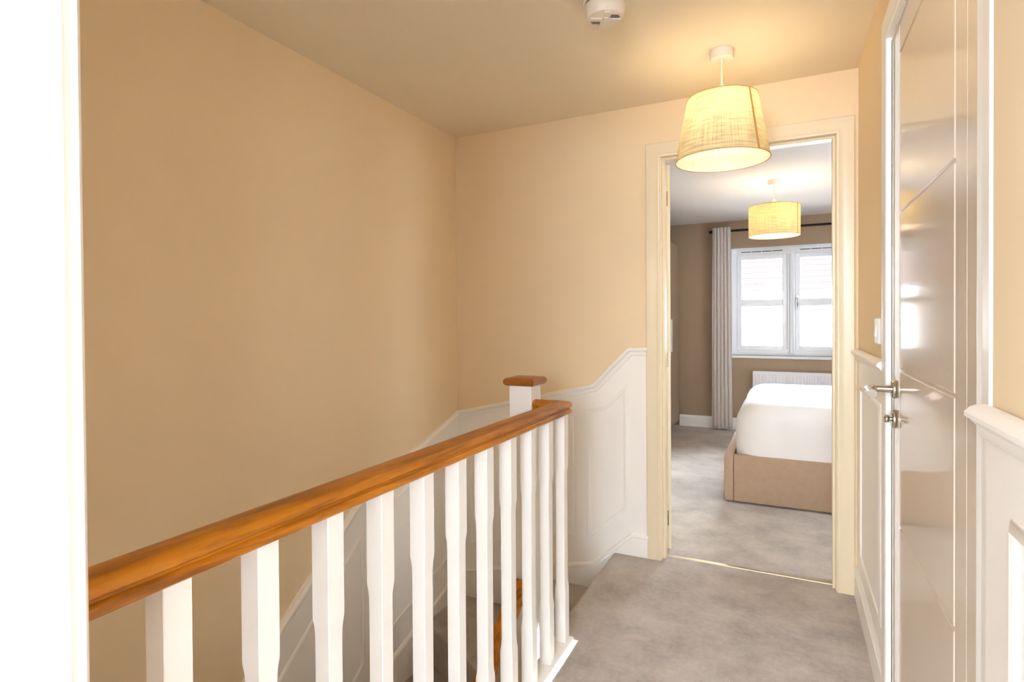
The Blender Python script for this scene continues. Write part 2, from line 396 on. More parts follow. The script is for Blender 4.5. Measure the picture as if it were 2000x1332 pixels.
# ---- near wall with the doorway that the camera stands in
mb = MB().box(XL-0.1, -0.53, 0.12, YN, LOW, ZC).box(-0.53, XR+0.1, 0.12, YN, 2.04, ZC)
structure('wall_near', mb, MT['wall'], 'beige wall that the landing banister runs into', 'wall')
mb = MB().box(-0.53, -0.50, 0.10, 0.239, 0, 2.04).box(-0.53, XRN, 0.10, 0.239, 2.01, 2.04)
jamb = structure('trim_5', mb, MT['white'], 'broad white door jamb beside the end of the oak handrail', 'door jamb', bevel=0.002)
ARCH = [(0.0, 0.0), (0.014, 0.0), (0.0175, 0.004), (0.0185, 0.010), (0.016, 0.016), (0.0165, 0.030), (0.0185, 0.045), (0.0185, 0.066), (0.015, 0.070), (0.0, 0.070)]
mb = MB().sweep([(-0.513, 0.239, 0.0), (-0.513, 0.239, 2.10)], (0, 1, 0), [(n*1.15, -o) for n, o in ARCH])
mb.build('architrave', MT['white'], jamb, smooth=True, auto=35)

# ---- study room behind the camera (its added windows give the landing daylight)
RY0, RY1 = -2.75, -1.75
mb = MB().box(-2.1, -2.0, -3.0, 0.12, 0, ZC).box(1.8, 1.9, -3.0, RY0, 0, ZC).box(1.8, 1.9, RY1, 0.12, 0, ZC).box(1.8, 1.9, RY0, RY1, 0, 1.0).box(1.8, 1.9, RY0, RY1, 2.0, ZC)
mb.box(-2.0, XL-0.1, 0.02, 0.12, 0, ZC).box(XR+0.1, 1.8, 0.02, 0.12, 0, ZC)
structure('wall_study', mb, MT['bceil'], 'white walls of the room the landing is seen from', 'wall')
SX0, SX1, SZ0, SZ1 = -1.4, 0.9, 1.15, 1.95
mb = MB().box(-2.0, SX0, -2.95, -2.85, 0, ZC).box(SX1, 1.8, -2.95, -2.85, 0, ZC).box(SX0, SX1, -2.95, -2.85, 0, SZ0).box(SX0, SX1, -2.95, -2.85, SZ1, ZC)
structure('wall_study_back', mb, MT['bceil'], 'white wall with the added unseen window behind the landing', 'wall')
mb = MB()
for a, b in ((SX0, SX0+0.06), ((SX0+SX1)/2-0.03, (SX0+SX1)/2+0.03), (SX1-0.06, SX1)): mb.box(a, b, -2.93, -2.87, SZ0, SZ1)
mb.box(SX0, SX1, -2.93, -2.87, SZ0, SZ0+0.06).box(SX0, SX1, -2.93, -2.87, SZ1-0.06, SZ1)
w2 = structure('added_window_2', mb, MT['upvc'], 'added unseen window of the room behind the landing', 'window')  # unseen window, added to send daylight through the doorway
mb = MB()
for a, b in ((RY0, RY0+0.05), (-2.28, -2.22), (RY1-0.05, RY1)): mb.box(1.82, 1.88, a, b, 1.0, 2.0)
mb.box(1.82, 1.88, RY0, RY1, 1.0, 1.05).box(1.82, 1.88, RY0, RY1, 1.95, 2.0)
w3 = structure('added_window_3', mb, MT['upvc'], 'added unseen side window of the room behind the landing', 'window')  # second unseen window, added to brighten the stairwell side
# added see-through screens that only dim the daylight from these two windows
MB().box(SX0, SX1, -2.902, -2.898, SZ0, SZ1).build('dimming_pane', dimming_mat('dimming_pane_back', 0.44), w2)
MB().box(1.848, 1.852, RY0, RY1, 1.0, 2.0).build('dimming_pane', dimming_mat('dimming_pane_side', 0.18), w3)

# ---- bedroom doorway: lining, stops, architrave
mb = MB().box(-0.600, -0.572, YF-0.002, 2.985, 0, 2.022).box(0.187, 0.213, YF-0.002, 2.985, 0, 2.022).box(-0.600, 0.213, YF-0.002, 2.985, 2.022, 2.05)
mb.box(-0.572, -0.560, YF+0.02, 2.938, 0, 2.010).box(0.175, 0.187, YF+0.02, 2.938, 0, 2.010).box(-0.572, 0.187, YF+0.02, 2.938, 2.010, 2.022)
lin = structure('trim_6', mb, MT['frame'], 'white door frame with stepped architrave around the bedroom doorway', 'door frame', bevel=0.0015)
mb = MB().sweep([(0.189, YF, -0.002), (0.189, YF, 2.021), (-0.577, YF, 2.021), (-0.577, YF, -0.002)], (0, -1, 0), neg(ARCH))
mb.build('architrave', MT['frame'], lin, smooth=True, auto=35)

# ---- bedroom door, swung open into the bedroom, only its hinge edge in view
d1 = empty('door_1', (-0.585, 2.983, 0), 'cream edged bedroom door swung open, hinged on the doorway', 'door', kind='structure')
ang = math.radians(106)
dv, nv = Vector((math.cos(ang), math.sin(ang), 0)), Vector((math.sin(ang), -math.cos(ang), 0))
Hc = Vector((-0.586, 2.983, 0))
leafp = [Hc, Hc+dv*0.74, Hc+dv*0.74+nv*0.036, Hc+nv*0.036]
leaf1 = MB().prism([p+Vector((0, 0, 0.012)) for p in leafp], (0, 0, 2.000)).build('leaf', MT['cream'], d1, bevel=0.002)
for z0, z1 in ((1.799, 1.875), (0.962, 1.039), (0.135, 0.213)):
    mb = MB()
    a = Hc - dv*0.0014 + nv*0.001; b = Hc - dv*0.0014 + nv*0.024
    mb.prism([a+Vector((0, 0, z0)), b+Vector((0, 0, z0)), b+dv*0.003+Vector((0, 0, z0)), a+dv*0.003+Vector((0, 0, z0))], (0, 0, z1-z0))
    kc = Hc - dv*0.004 - nv*0.003
    mb.tube([kc+Vector((0, 0, z0)), kc+Vector((0, 0, z1))], 0.0045, 10)
    hg = mb.build('hinge', MT['steel'], leaf1)
    for q in (0.2, 0.5, 0.8):
        p = Hc - dv*0.0016 + nv*(0.010+0.006*(q == 0.5)) + Vector((0, 0, z0+(z1-z0)*q))
        MB().tube([p, p-dv*0.0006], 0.003, 8).build('screw', MT['vent'], hg)
# lever on the bedroom face of that door
p = Hc + dv*0.69 + nv*0.036 + Vector((0, 0, 1.0))
MB().tube([p, p+nv*0.045, p+nv*0.05-dv*0.01, p+nv*0.05-dv*0.12], 0.009, 10).build('lever_handle', MT['chrome'], d1, smooth=True, auto=50)

# ---- glossy hall door in the right wall
LX = 0.275
d2 = empty('door_2', (LX, 1.6, 0), 'glossy white grooved hall door with chrome lever in the panelled wall', 'door', kind='structure')
LY0, LY1 = 1.215, 1.975
GV = [1.293, 1.872]; GZ = [0.19, 0.63, 1.065, 1.50, 1.936]
gw, gd = 0.0055, 0.0045
def groove_leaf():
    """front skin as a height field at X: grooves recessed into the leaf"""
    ys = sorted(set([LY0, LY1] + [g+s*k for g in GV for s in (-1, 1) for k in (gw, gw*0.45)]))
    zs = sorted(set([0.008, OZ-0.022] + [g+s*k for g in GZ for s in (-1, 1) for k in (gw, gw*0.45)]))
    def depth(y, z):
        d = 0
        for g in GV:
            if abs(y-g) < gw*0.6: d = 1
        if GV[0]-gw < y < GV[1]+gw:
            for g in GZ:
                if abs(z-g) < gw*0.6: d = 1
        return d
    V = []; F = []
    for z in zs:
        for y in ys: V.append((LX+depth(y, z)*gd, y, z))
    n = len(ys)
    for j in range(len(zs)-1):
        for i in range(n-1): F.append((j*n+i, j*n+i+1, (j+1)*n+i+1, (j+1)*n+i))
    k = len(V)
    # back and sides
    V += [(LX+0.04, LY0, zs[0]), (LX+0.04, LY1, zs[0]), (LX+0.04, LY1, zs[-1]), (LX+0.04, LY0, zs[-1])]
    F.append((k, k+1, k+2, k+3))
    F.append(tuple(range(n)) + (k+1, k)); F.append(tuple((len(zs)-1)*n+i for i in range(n)) + (k+2, k+3))
    F.append(tuple(j*n for j in range(len(zs))) + (k+3, k)); F.append(tuple(j*n+n-1 for j in range(len(zs))) + (k+2, k+1))
    return V, F
V, F = groove_leaf()
leaf2 = link_mesh('leaf', V, F, MT['gloss'], d2)
def rose(zc, parent_name):
    return MB().lathe([(0.0255, LX-0.0005), (0.0265, LX-0.003), (0.0265, LX-0.0085), (0.025, LX-0.0105), (0.020, LX-0.0112)], (0, 1.930, zc), 'X', 40)
lv = rose(1.006, '').build('handle_rose', MT['chrome'], d2, smooth=True, auto=40)
pts = [(LX-0.010, 1.930, 1.006), (LX-0.045, 1.930, 1.006), (LX-0.054, 1.929, 1.006), (LX-0.062, 1.925, 1.006), (LX-0.067, 1.917, 1.006), (LX-0.069, 1.905, 1.006), (LX-0.069, 1.82, 1.003)]
MB().tube(pts, 0.0112, 16).build('lever', MT['chrome'], lv, smooth=True, auto=50)
tr = rose(0.920, '').build('thumbturn_rose', MT['chrome'], d2, smooth=True, auto=40)
MB().lathe([(0.006, LX-0.011), (0.006, LX-0.015), (0.0105, LX-0.018), (0.012, LX-0.023), (0.0095, LX-0.028), (0.004, LX-0.030)], (0, 1.930, 0.920), 'X', 20).build('thumbturn', MT['chrome'], tr, smooth=True, auto=50)
# frame: lining, flush hinge-side strip, architrave
mb = MB().box(XR-0.002, XR+0.1, LY1+0.003, 1.997, 0, OZ-0.02).box(LX, XR+0.1, 1.06, LY0-0.004, 0, OZ-0.02).box(XR-0.002, XR+0.1, 1.06, 1.997, OZ-0.02, OZ)
fr = structure('trim_7', mb, MT['white'], 'white frame and architrave around the glossy hall door', 'door frame')
fr.data.materials[0] = MT['gloss']
mb = MB().sweep([(XR, 1.080, 0.0), (XR, 1.080, 2.03), (XR, 1.978, 2.03), (XR, 1.978, 0.0)], (-1, 0, 0), neg(ARCH))
mb.build('architrave', MT['white'], fr, smooth=True, auto=35)
mb = MB().box(XR+0.12, XR+0.14, 0.9, 2.2, 0, ZC)
structure('wall_behind_door', mb, MT['bceil'], 'wall closing the space behind the glossy hall door', 'wall')

# ================================================================== STAIRS
st = empty('staircase', (-1.35, 2.0, LOW), 'carpeted staircase winding down behind the white balusters', 'staircase')
RISE = 0.205
def tread(poly, k):
    z = -RISE*k
    MB().prism([(x, y, z) for x, y in poly], (0, 0, -RISE-0.05)).build('tread', MT['carpet'], st, bevel=0.015, seg=3)
nx, ny = -0.905, 2.03
tread([(-0.80, ny), (-0.80, YF-0.016), (-1.44, YF-0.016), (nx, ny)], 1)
tread([(nx, ny), (-1.42, YF-0.016), (XL+0.018, YF-0.016), (XL+0.018, 2.50)], 2)
tread([(nx, ny), (XL+0.018, 2.52), (XL+0.018, 1.99), (nx, 1.99)], 3)
for k in range(4, 10):
    y1 = 2.0-0.245*(k-4)
    tread([(XL+0.018, y1+0.02), (XL+0.018, max(y1-0.245, 0.245)), (-0.90, max(y1-0.245, 0.245)), (-0.90, y1+0.02)], k)
MB().box(-0.80, -0.79, ny, YF-0.02, -0.30, -0.03).build('riser', MT['carpet'], st)
mb = MB().box(-0.80, -0.74, YN+0.004, 2.0, -0.32, -0.026)
MB().box(-0.80, -0.62, YN+0.004, 2.845, LOW, -0.30).build('understair_wall', MT['wains'], st)
mb.build('apron', MT['wains'], st)
mb = MB().prism([(-0.885, 1.94, -0.55), (-0.885, 1.94, -0.85), (-0.885, YN+0.004, -2.09), (-0.885, YN+0.004, -1.95)], (-0.03, 0, 0))
mb.build('string', MT['wains'], st)

# ---- banister: handrail, balusters, base rail, newel, lower rail
bn = empty('stair_banister', (-0.7675, 1.97, 0), 'landing banister of white chamfered balusters under an oak handrail', 'banister')
RX, RY = -0.7675, 1.972
HR = [(0.0, -0.028), (0.0, 0.028), (0.003, 0.0315), (0.013, 0.0320), (0.0165, 0.0290), (0.0185, 0.0255), (0.0215, 0.0255), (0.0235, 0.0290), (0.027, 0.0325), (0.032, 0.0335), (0.038, 0.0315), (0.0435, 0.026), (0.048, 0.014), (0.0495, 0.0)]
HR = HR + [(n, -o) for n, o in HR[::-1] if o > 0 and n > 0]
HR = HR[:]  # closed outline
mb = MB().sweep([(RX, YN, 0.859), (RX, RY, 0.859), (-0.872, RY, 0.859)], (0, 0, 1), HR)
mb.build('handrail', MT['oak'], bn, smooth=True, auto=32)
def baluster(y):
    rings = []; h = 0.0205
    def ring(z, c, s=1.0):
        a = h*s; b = a-c
        return [(RX+p, y+q, z) for p, q in ((a, -b), (a, b), (b, a), (-b, a), (-a, b), (-a, -b), (-b, -a), (b, -a))]
    for z, sc_ in ((0.004, 1), (0.204, 1), (0.211, 0.985), (0.224, 0.90), (0.236, 0.865), (0.250, 0.855), (0.622, 0.855), (0.636, 0.865), (0.648, 0.90), (0.661, 0.985), (0.668, 1), (0.863, 1)):
        rings.append(ring(z, 0.0014, sc_))
    V = [p for r in rings for p in r]
    F = [(j*8+i, j*8+(i+1) % 8, (j+1)*8+(i+1) % 8, (j+1)*8+i) for j in range(len(rings)-1) for i in range(8)]
    F += [tuple(range(8)), tuple((len(rings)-1)*8+i for i in range(7, -1, -1))]
    return V, F
V, F = baluster(0.0)
b0 = link_mesh('baluster', V, F, MT['white'], bn, smooth=True, auto=20)
for i in range(11):
    o = b0 if i == 0 else b0.copy()
    if i: COL.objects.link(o)
    o.location.y = 0.463+0.149*i+0.0205
    set_parent(o, bn)
MB().sweep([(RX, YN, -0.024), (RX, RY+0.034, -0.024)], (0, 0, 1), [(0, -0.036), (0, 0.036), (0.008, 0.0375), (0.022, 0.0375), (0.029, 0.034), (0.032, 0.028), (0.032, -0.028), (0.029, -0.034), (0.022, -0.036)]).build('base_rail', MT['white'], bn, smooth=True, auto=40)
NX0, NX1, NY0, NY1 = -0.965, -0.872, 1.934, 2.027
nw = MB().box(NX0, NX1, NY0, NY1, -1.2, 0.962).build('newel_post', MT['white'], bn, bevel=0.004, seg=2)
ncx, ncy = (NX0+NX1)/2, (NY0+NY1)/2
mb = MB()
cp = []
for t in range(9):
    a = -math.pi/2 + math.pi*t/8
    cp.append((0.050+0.014*math.cos(a), 0.976+0.0155*math.sin(a)))
V = []; 
for hw, z in cp:
    V += [(ncx+hw, ncy-hw, z), (ncx+hw, ncy+hw, z), (ncx-hw, ncy+hw, z), (ncx-hw, ncy-hw, z)]
F = [(j*4+i, j*4+(i+1) % 4, (j+1)*4+(i+1) % 4, (j+1)*4+i) for j in range(8) for i in range(4)] + [(0, 1, 2, 3), (35, 34, 33, 32)]
tag(link_mesh('newel_cap', V, F, MT['oakx'], nw, smooth=True, auto=35), 'oak cap with rounded edges')
sl_ = 0.72
p0, p1 = Vector((-0.918, NY0+0.002, 0.195)), Vector((-0.918, YN, 0.195-sl_*(NY0-YN)))
t = (p1-p0).normalized(); Nn = Vector((1, 0, 0)).cross(t); Nn = Nn if Nn.z > 0 else -Nn
tag(MB().sweep([p0, p1], Nn, HR).build('lower_handrail', MT['oak'], bn, smooth=True, auto=32), 'oak handrail of the lower flight')

# ================================================================== CEILING FITTINGS
def uv_lathe(name, prof, c, m, parent, seg=96, thick=0.0015):
    """open shade: outer and inner skin joined at the rims, with UV (turn, height)"""
    (r0, z0), (r1, z1) = prof
    V = []; F = []; UV = []
    rows = 9
    for side in (0, 1):
        for j in range(rows):
            f = j/(rows-1); r = r0+(r1-r0)*f-side*thick; z = z0+(z1-z0)*f
            for i in range(seg+1):
                a = 2*math.pi*i/seg; V.append((c[0]+r*math.cos(a), c[1]+r*math.sin(a), z)); UV.append((i/seg, f*0.3))
    n = seg+1
    for j in range(rows-1):
        for i in range(seg):
            F.append((j*n+i, j*n+i+1, (j+1)*n+i+1, (j+1)*n+i))
    me = bpy.data.meshes.new(name); me.from_pydata(V[:rows*n], [], F); me.materials.append(m)
    uvl = me.uv_layers.new(name='UVMap')
    for p in me.polygons:
        for li in p.loop_indices: uvl.data[li].uv = UV[me.loops[li].vertex_index]
    me.polygons.foreach_set('use_smooth', [True]*len(me.polygons))
    o = bpy.data.objects.new(name, me); COL.objects.link(o); set_parent(o, parent)
    return o
def pendant(c, zc, r_top, r_bot, z_top, z_bot, mshade, label, seam_deg, watts, colour, rose_r=0.046, rose_h=0.036):
    root = empty('pendant_lamp', (c[0], c[1], zc), label, 'lamp', 'fabric shaded ceiling pendants')
    MB().lathe([(rose_r, zc), (rose_r, zc-rose_h+0.008), (rose_r-0.003, zc-rose_h+0.002), (rose_r-0.010, zc-rose_h), (0.008, zc-rose_h-0.002), (0.006, zc-rose_h-0.012)], (c[0], c[1], 0), 'Z', 40).build('ceiling_rose', MT['cord'], root, smooth=True, auto=40)
    zl = z_top+0.035
    MB().tube([(c[0], c[1], zc-rose_h), (c[0], c[1], zl)], 0.0038, 10).build('cord', MT['cord'], root, smooth=True, auto=60)
    MB().lathe([(0.010, zl+0.02), (0.017, zl+0.008), (0.019, zl-0.03), (0.022, zl-0.034), (0.022, zl-0.040), (0.015, zl-0.045)], (c[0], c[1], 0), 'Z', 24).build('lamp_holder', MT['cord'], root, smooth=True, auto=40)
    zb = zl-0.045
    MB().lathe([(0.012, zb), (0.013, zb-0.02), (0.022, zb-0.04), (0.029, zb-0.06), (0.028, zb-0.075), (0.020, zb-0.090), (0.006, zb-0.097)], (c[0], c[1], 0), 'Z', 24).build('bulb', emit_mat('lit_bulb', colour, watts), root, smooth=True)
    sh = uv_lathe('lamp_shade', ((r_bot, z_bot), (r_top, z_top)), c, mshade, root)
    uv_lathe('shade_lining', ((r_bot-0.0025, z_bot+0.001), (r_top-0.0025, z_top-0.001)), c, MT['lining'], sh)
    for r, z in ((r_bot, z_bot), (r_top, z_top)):
        ring = [(c[0]+r*math.cos(2*math.pi*i/72), c[1]+r*math.sin(2*math.pi*i/72), z) for i in range(73)]
        MB().tube(ring, 0.0016, 8).build('shade_rim', MT['seam'], sh, smooth=True)
    a = math.radians(seam_deg); da = 0.028
    V = []
    for j in range(5):
        f = j/4; r = r_bot+(r_top-r_bot)*f; z = z_bot+(z_top-z_bot)*f
        for rr in (r+0.0007, r+0.0017):
            for s in (-1, 1): V.append((c[0]+rr*math.cos(a+s*da), c[1]+rr*math.sin(a+s*da), z))
    F = []
    for j in range(4):
        k = j*4; F += [(k+2, k+3, k+7, k+6), (k, k+1, k+5, k+4), (k, k+2, k+6, k+4), (k+1, k+3, k+7, k+5)]
    F += [(0, 1, 3, 2), (16, 17, 19, 18)]
    link_mesh('shade_seam', V, F, MT['seam'], sh)
    # spider ring that carries the shade
    mb = MB()
    for k in range(3):
        an = 2*math.pi*k/3+0.4
        mb.tube([(c[0]+0.02*math.cos(an), c[1]+0.02*math.sin(an), zl-0.037), (c[0]+(r_top-0.001)*math.cos(an), c[1]+(r_top-0.001)*math.sin(an), z_top-0.004)], 0.0014, 6)
    mb.build('shade_carrier', MT['cord'], root)
    return root
WARM = (247, 220, 172)
pendant((-0.242, 2.435), ZC, 0.136, 0.181, 2.102, 1.853, MT['shade'], 'tapered cream fabric pendant lamp lit above the landing', -38, 46.0, WARM)
pendant((-0.101, 4.85), ZB, 0.184, 0.184, 2.085, 1.855, MT['shade_in'], 'straight cream fabric drum pendant lit over the bed', -28, 75.0, WARM)

cx, cy = -0.556, 1.862
sa = empty('smoke_alarm', (cx, cy, ZC), 'round cream smoke alarm with vents on the hall ceiling', 'smoke alarm')
MB().lathe([(0.074, ZC), (0.074, ZC-0.014), (0.070, ZC-0.018)], (cx, cy, 0), 'Z', 48).build('base', MT['plastic'], sa, smooth=True, auto=40)
MB().lathe([(0.060, ZC-0.020), (0.0675, ZC-0.023), (0.0675, ZC-0.044), (0.0635, ZC-0.060), (0.058, ZC-0.067), (0.052, ZC-0.068)], (cx, cy, 0), 'Z', 48).build('body', MT['plastic'], sa, smooth=True, auto=40)
MB().lathe([(0.0655, ZC-0.0175), (0.0655, ZC-0.0225)], (cx, cy, 0), 'Z', 48).build('shadow_gap', MT['vent'], sa)
zb_ = ZC-0.068
ad = math.radians(118)
e1 = Vector((math.cos(ad), math.sin(ad), 0)); e2 = Vector((-e1.y, e1.x, 0))
def slab(a0, a1, b0, b1, z0, z1):
    P = [Vector((cx, cy, 0))+e1*a+e2*b for a, b in ((a0, b0), (a1, b0), (a1, b1), (a0, b1))]
    return MB().prism([Vector((p.x, p.y, z0)) for p in P], (0, 0, z1-z0))
slab(-0.052, 0.052, -0.012, 0.012, zb_-0.005, zb_+0.001).build('cross_bar', MT['plastic'], sa, bevel=0.001)
slab(-0.009, 0.009, -0.052, 0.052, zb_-0.004, zb_+0.001).build('cross_bar', MT['plastic'], sa, bevel=0.001)
slab(-0.022, 0.044, -0.008, 0.008, zb_-0.0075, zb_-0.004).build('test_button', MT['plastic'], sa, bevel=0.0015)
for sgn in (1, -1):          # arc slots in the two opposite quarters
    for k in range(6):
        b0 = 0.0155+0.0052*k; lim = math.sqrt(max(0.050**2-(b0+0.003)**2, 0))
        a0, a1 = 0.012, min(lim, 0.030)
        if a1 > a0+0.003:
            p = sorted((sgn*a0, sgn*a1)); q = sorted((sgn*b0, sgn*(b0+0.0028)))
            slab(p[0], p[1], q[0], q[1], zb_-0.0012, zb_+0.001).build('vent_slot', MT['vent'], sa)

# ---- light switch on the right wall
sw = empty('light_switch', (XR, 2.25, 1.166), 'small white light switch above the dado rail by the glossy door', 'light switch')
MB().rbox(XR-0.008, XR+0.001, 2.205, 2.291, 1.123, 1.209, 0.003).build('plate', MT['upvc'], sw)
MB().prism([(XR-0.007, 2.236, 1.146), (XR-0.013, 2.236, 1.150), (XR-0.009, 2.236, 1.186), (XR-0.007, 2.236, 1.188)], (0, 0.026, 0)).build('rocker', MT['upvc'], sw)

# ================================================================== BEDROOM
# shell
mb = MB().box(-1.9, DX0, YF+0.056, 2.975, -0.05, ZB).box(DX1, 2.7, YF+0.056, 2.975, -0.05, ZB).box(DX0, DX1, YF+0.056, 2.975, DZ, ZB)
structure('wall_bedroom_near', mb, MT['taupe'], 'taupe bedroom wall around its doorway', 'wall')
structure('wall_bedroom_left', MB().box(-1.9, -1.80, 2.975, 6.72, -0.05, ZB), MT['taupe'], 'taupe bedroom wall behind the wardrobe', 'wall')
mb = MB().box(2.6, 2.7, 2.975, 3.1, -0.05, ZB).box(2.6, 2.7, 4.2, 6.72, -0.05, ZB).box(2.6, 2.7, 3.1, 4.2, -0.05, 0.9).box(2.6, 2.7, 3.1, 4.2, 2.0, ZB)
structure('wall_bedroom_right', mb, MT['taupe'], 'taupe bedroom wall on the far side of the bed', 'wall')
mb = MB().box(2.62, 2.68, 3.1, 3.16, 0.9, 2.0).box(2.62, 2.68, 4.14, 4.2, 0.9, 2.0).box(2.62, 2.68, 3.1, 4.2, 0.9, 0.96).box(2.62, 2.68, 3.1, 4.2, 1.94, 2.0)
w4 = structure('added_window_4', mb, MT['upvc'], 'added unseen side window of the bedroom beyond the bed', 'window')  # unseen window, added to fill the bedroom with more daylight
MB().box(2.648, 2.652, 3.1, 4.2, 0.9, 2.0).build('dimming_pane', dimming_mat('dimming_pane_bedroom', 0.14), w4)  # added screen that only dims the light of this window
WX0, WX1, WZ0, WZ1 = -0.566, 0.616, 0.815, 1.978
mb = MB().box(-1.80, WX0, YW, YW+0.26, -0.05, ZB).box(WX1, 2.6, YW, YW+0.26, -0.05, ZB).box(WX0, WX1, YW, YW+0.26, -0.05, WZ0).box(WX0, WX1, YW, YW+0.26, WZ1, ZB)
structure('wall_window', mb, MT['taupe'], 'taupe bedroom wall around the window', 'wall')
mb = MB().sweep([(-1.12, YW, 0.0), (2.6, YW, 0.0)], (0, -1, 0), SK)
bsb = structure('baseboard_window', mb, MT['white'], 'white skirting under the bedroom window', 'skirting')

# window: frame, two casements, glazing bars, panes, vents, handle, sill
wd = empty('window_1', (0.025, YW+0.08, WZ0), 'white two casement bedroom window with glazing bars', 'window', kind='structure')
FY0, FY1 = YW+0.045, YW+0.115
FT = 0.055
mb = MB().rbox(WX0, WX0+FT, FY0, FY1, WZ0, WZ1, 0.004).rbox(WX1-FT, WX1, FY0, FY1, WZ0, WZ1, 0.004)
mb.box(WX0+FT-0.006, WX1-FT+0.006, FY0+0.002, FY1-0.002, WZ0+0.001, WZ0+FT).box(WX0+FT-0.006, WX1-FT+0.006, FY0+0.002, FY1-0.002, WZ1-0.075, WZ1-0.001)
fr1 = mb.build('window_frame', MT['upvc'], wd)
mcx = (WX0+WX1)/2
mb = MB().rbox(mcx-0.038, mcx+0.038, FY0-0.004, FY1, WZ0+0.02, WZ1-0.05, 0.006)
mb.lathe([(0.021, WZ0+0.03), (0.021, WZ1-0.08)], (mcx, FY0-0.004, 0), 'Z', 16)
mb.build('mullion', MT['upvc'], wd)
mb = MB().box(WX0-0.002, WX0+0.006, YW-0.001, FY0-0.001, WZ0+0.001, WZ1-0.006).box(WX1-0.006, WX1+0.002, YW-0.001, FY0-0.001, WZ0+0.001, WZ1-0.006).box(WX0-0.002, WX1+0.002, YW-0.001, FY0-0.001, WZ1-0.006, WZ1+0.002)
mb.build('reveal', MT['upvc'], wd)
for s in (0, 1):
    a0 = WX0+FT if s == 0 else mcx+0.038
    a1 = mcx-0.038 if s == 0 else WX1-FT
    z0, z1 = WZ0+FT, WZ1-0.075
    cw = 0.048
    y0, y1 = FY0+0.012, FY1-0.01
    mb = MB().rbox(a0, a0+cw, y0, y1, z0, z1, 0.006).rbox(a1-cw, a1, y0, y1, z0, z1, 0.006).box(a0+cw-0.008, a1-cw+0.008, y0+0.0025, y1-0.0025, z0+0.001, z0+cw).box(a0+cw-0.008, a1-cw+0.008, y0+0.0025, y1-0.0025, z1-cw, z1-0.001)
    zm = 1.385
    cs = mb.build('casement', MT['upvc'], wd)
    MB().rbox(a0+cw-0.004, a1-cw+0.004, y0+0.006, y1-0.004, zm-0.038, zm+0.038, 0.008).build('glazing_bar', MT['upvc'], cs)
    for q0, q1 in ((z0+cw, zm-0.038), (zm+0.038, z1-cw)):
        MB().box(a0+cw-0.003, a1-cw+0.003, y0+0.028, y0+0.032, q0-0.003, q1+0.003).build('pane', MT['glass'], cs)
    # trickle vent
    tv = MB().rbox(a0+0.01, a1-0.01, FY0-0.012, FY0+0.002, WZ1-0.062, WZ1-0.030, 0.003).build('trickle_vent', MT['upvc'], wd)
    n = 4; Lv = (a1-a0-0.08)
    for k in range(n):
        MB().box(a0+0.04+Lv*k/n+0.004, a0+0.04+Lv*(k+1)/n-0.004, FY0-0.0128, FY0-0.0118, WZ1-0.044, WZ1-0.036).build('vent_slot', MT['vent'], tv)
MB().rbox(WX0-0.03, WX1+0.03, YW-0.035, FY0+0.005, WZ0-0.03, WZ0, 0.006).build('sill', MT['upvc'], wd)
hx = mcx+0.038+0.022
h1 = MB().rbox(hx-0.011, hx+0.011, FY0-0.001, FY0+0.013, 1.385, 1.455, 0.003).build('window_handle', MT['chrome'], wd)
MB().tube([(hx, FY0+0.004, 1.432), (hx, FY0-0.028, 1.432), (hx, FY0-0.033, 1.424), (hx, FY0-0.033, 1.31)], [0.008, 0.008, 0.008, 0.006], 10).build('lever', MT['chrome'], h1, smooth=True, auto=50)

# curtain pole and curtain
cpz, cpy = 2.168, YW-0.075
po = empty('curtain_pole', (0, cpy, cpz), 'thin black curtain pole above the bedroom window', 'curtain pole')
MB().tube([(-0.745, cpy, cpz), (0.82, cpy, cpz)], 0.0115, 14).build('pole', MT['black'], po, smooth=True, auto=50)
for x in (-0.765, 0.84):
    MB().lathe([(0.014, x-0.022), (0.0165, x-0.018), (0.0165, x+0.018), (0.014, x+0.022)], (0, cpy, cpz), 'X', 20).build('finial', MT['black'], po, smooth=True, auto=40)
for x in (-0.72, 0.79):
    MB().box(x-0.006, x+0.006, cpy, YW+0.001, cpz-0.018, cpz-0.008).box(x-0.012, x+0.012, YW-0.006, YW+0.001, cpz-0.05, cpz+0.03).build('bracket', MT['black'], po)

def curtain(name, x0, x1, label):
    nu, nv = 140, 60
    V = []; F = []
    folds = 5.5
    for j in range(nv+1):
        f = j/nv; z = 2.205-(2.205-0.02)*f
        flare = 1.0+0.16*f
        cxm = x0+(x1-x0)*0.5
        for i in range(nu+1):
            u = i/nu
            ph = 2*math.pi*folds*u
            wob = 0.35*noise.noise(Vector((u*3.1, f*2.0, 1.7)))
            amp = 0.020+0.012*f+0.006*noise.noise(Vector((u*5, f*1.5, 9.1)))
            x = cxm+(u-0.5)*(x1-x0)*flare + 0.004*math.sin(2*ph+wob)*(0.5+f)
            y = cpy-0.043+amp*math.sin(ph+wob*(0.5+2.2*f)) + 0.006*f
            zz = z - (0.012*math.sin(ph*0.5+1)+0.006*math.sin(ph)) * (f > 0.985)
            V.append((x, y, zz))
    n = nu+1
    for j in range(nv):
        for i in range(nu): F.append((j*n+i, j*n+i+1, (j+1)*n+i+1, (j+1)*n+i))
    root = empty(name, ((x0+x1)/2, cpy, 0.02), label, 'curtain')
    o = link_mesh('curtain_cloth', V, F, MT['curtain'], root, smooth=True)
    s = o.modifiers.new('thick', 'SOLIDIFY'); s.thickness = 0.003
    MB().box(x0+0.01, x1-0.01, cpy-0.0135, cpy-0.0118, cpz-0.02, cpz+0.02).build('heading_tape', MT['curtain'], root)
    return root
curtain('curtain', -0.745, -0.560, 'pale grey pleated curtain hanging beside the bedroom window')

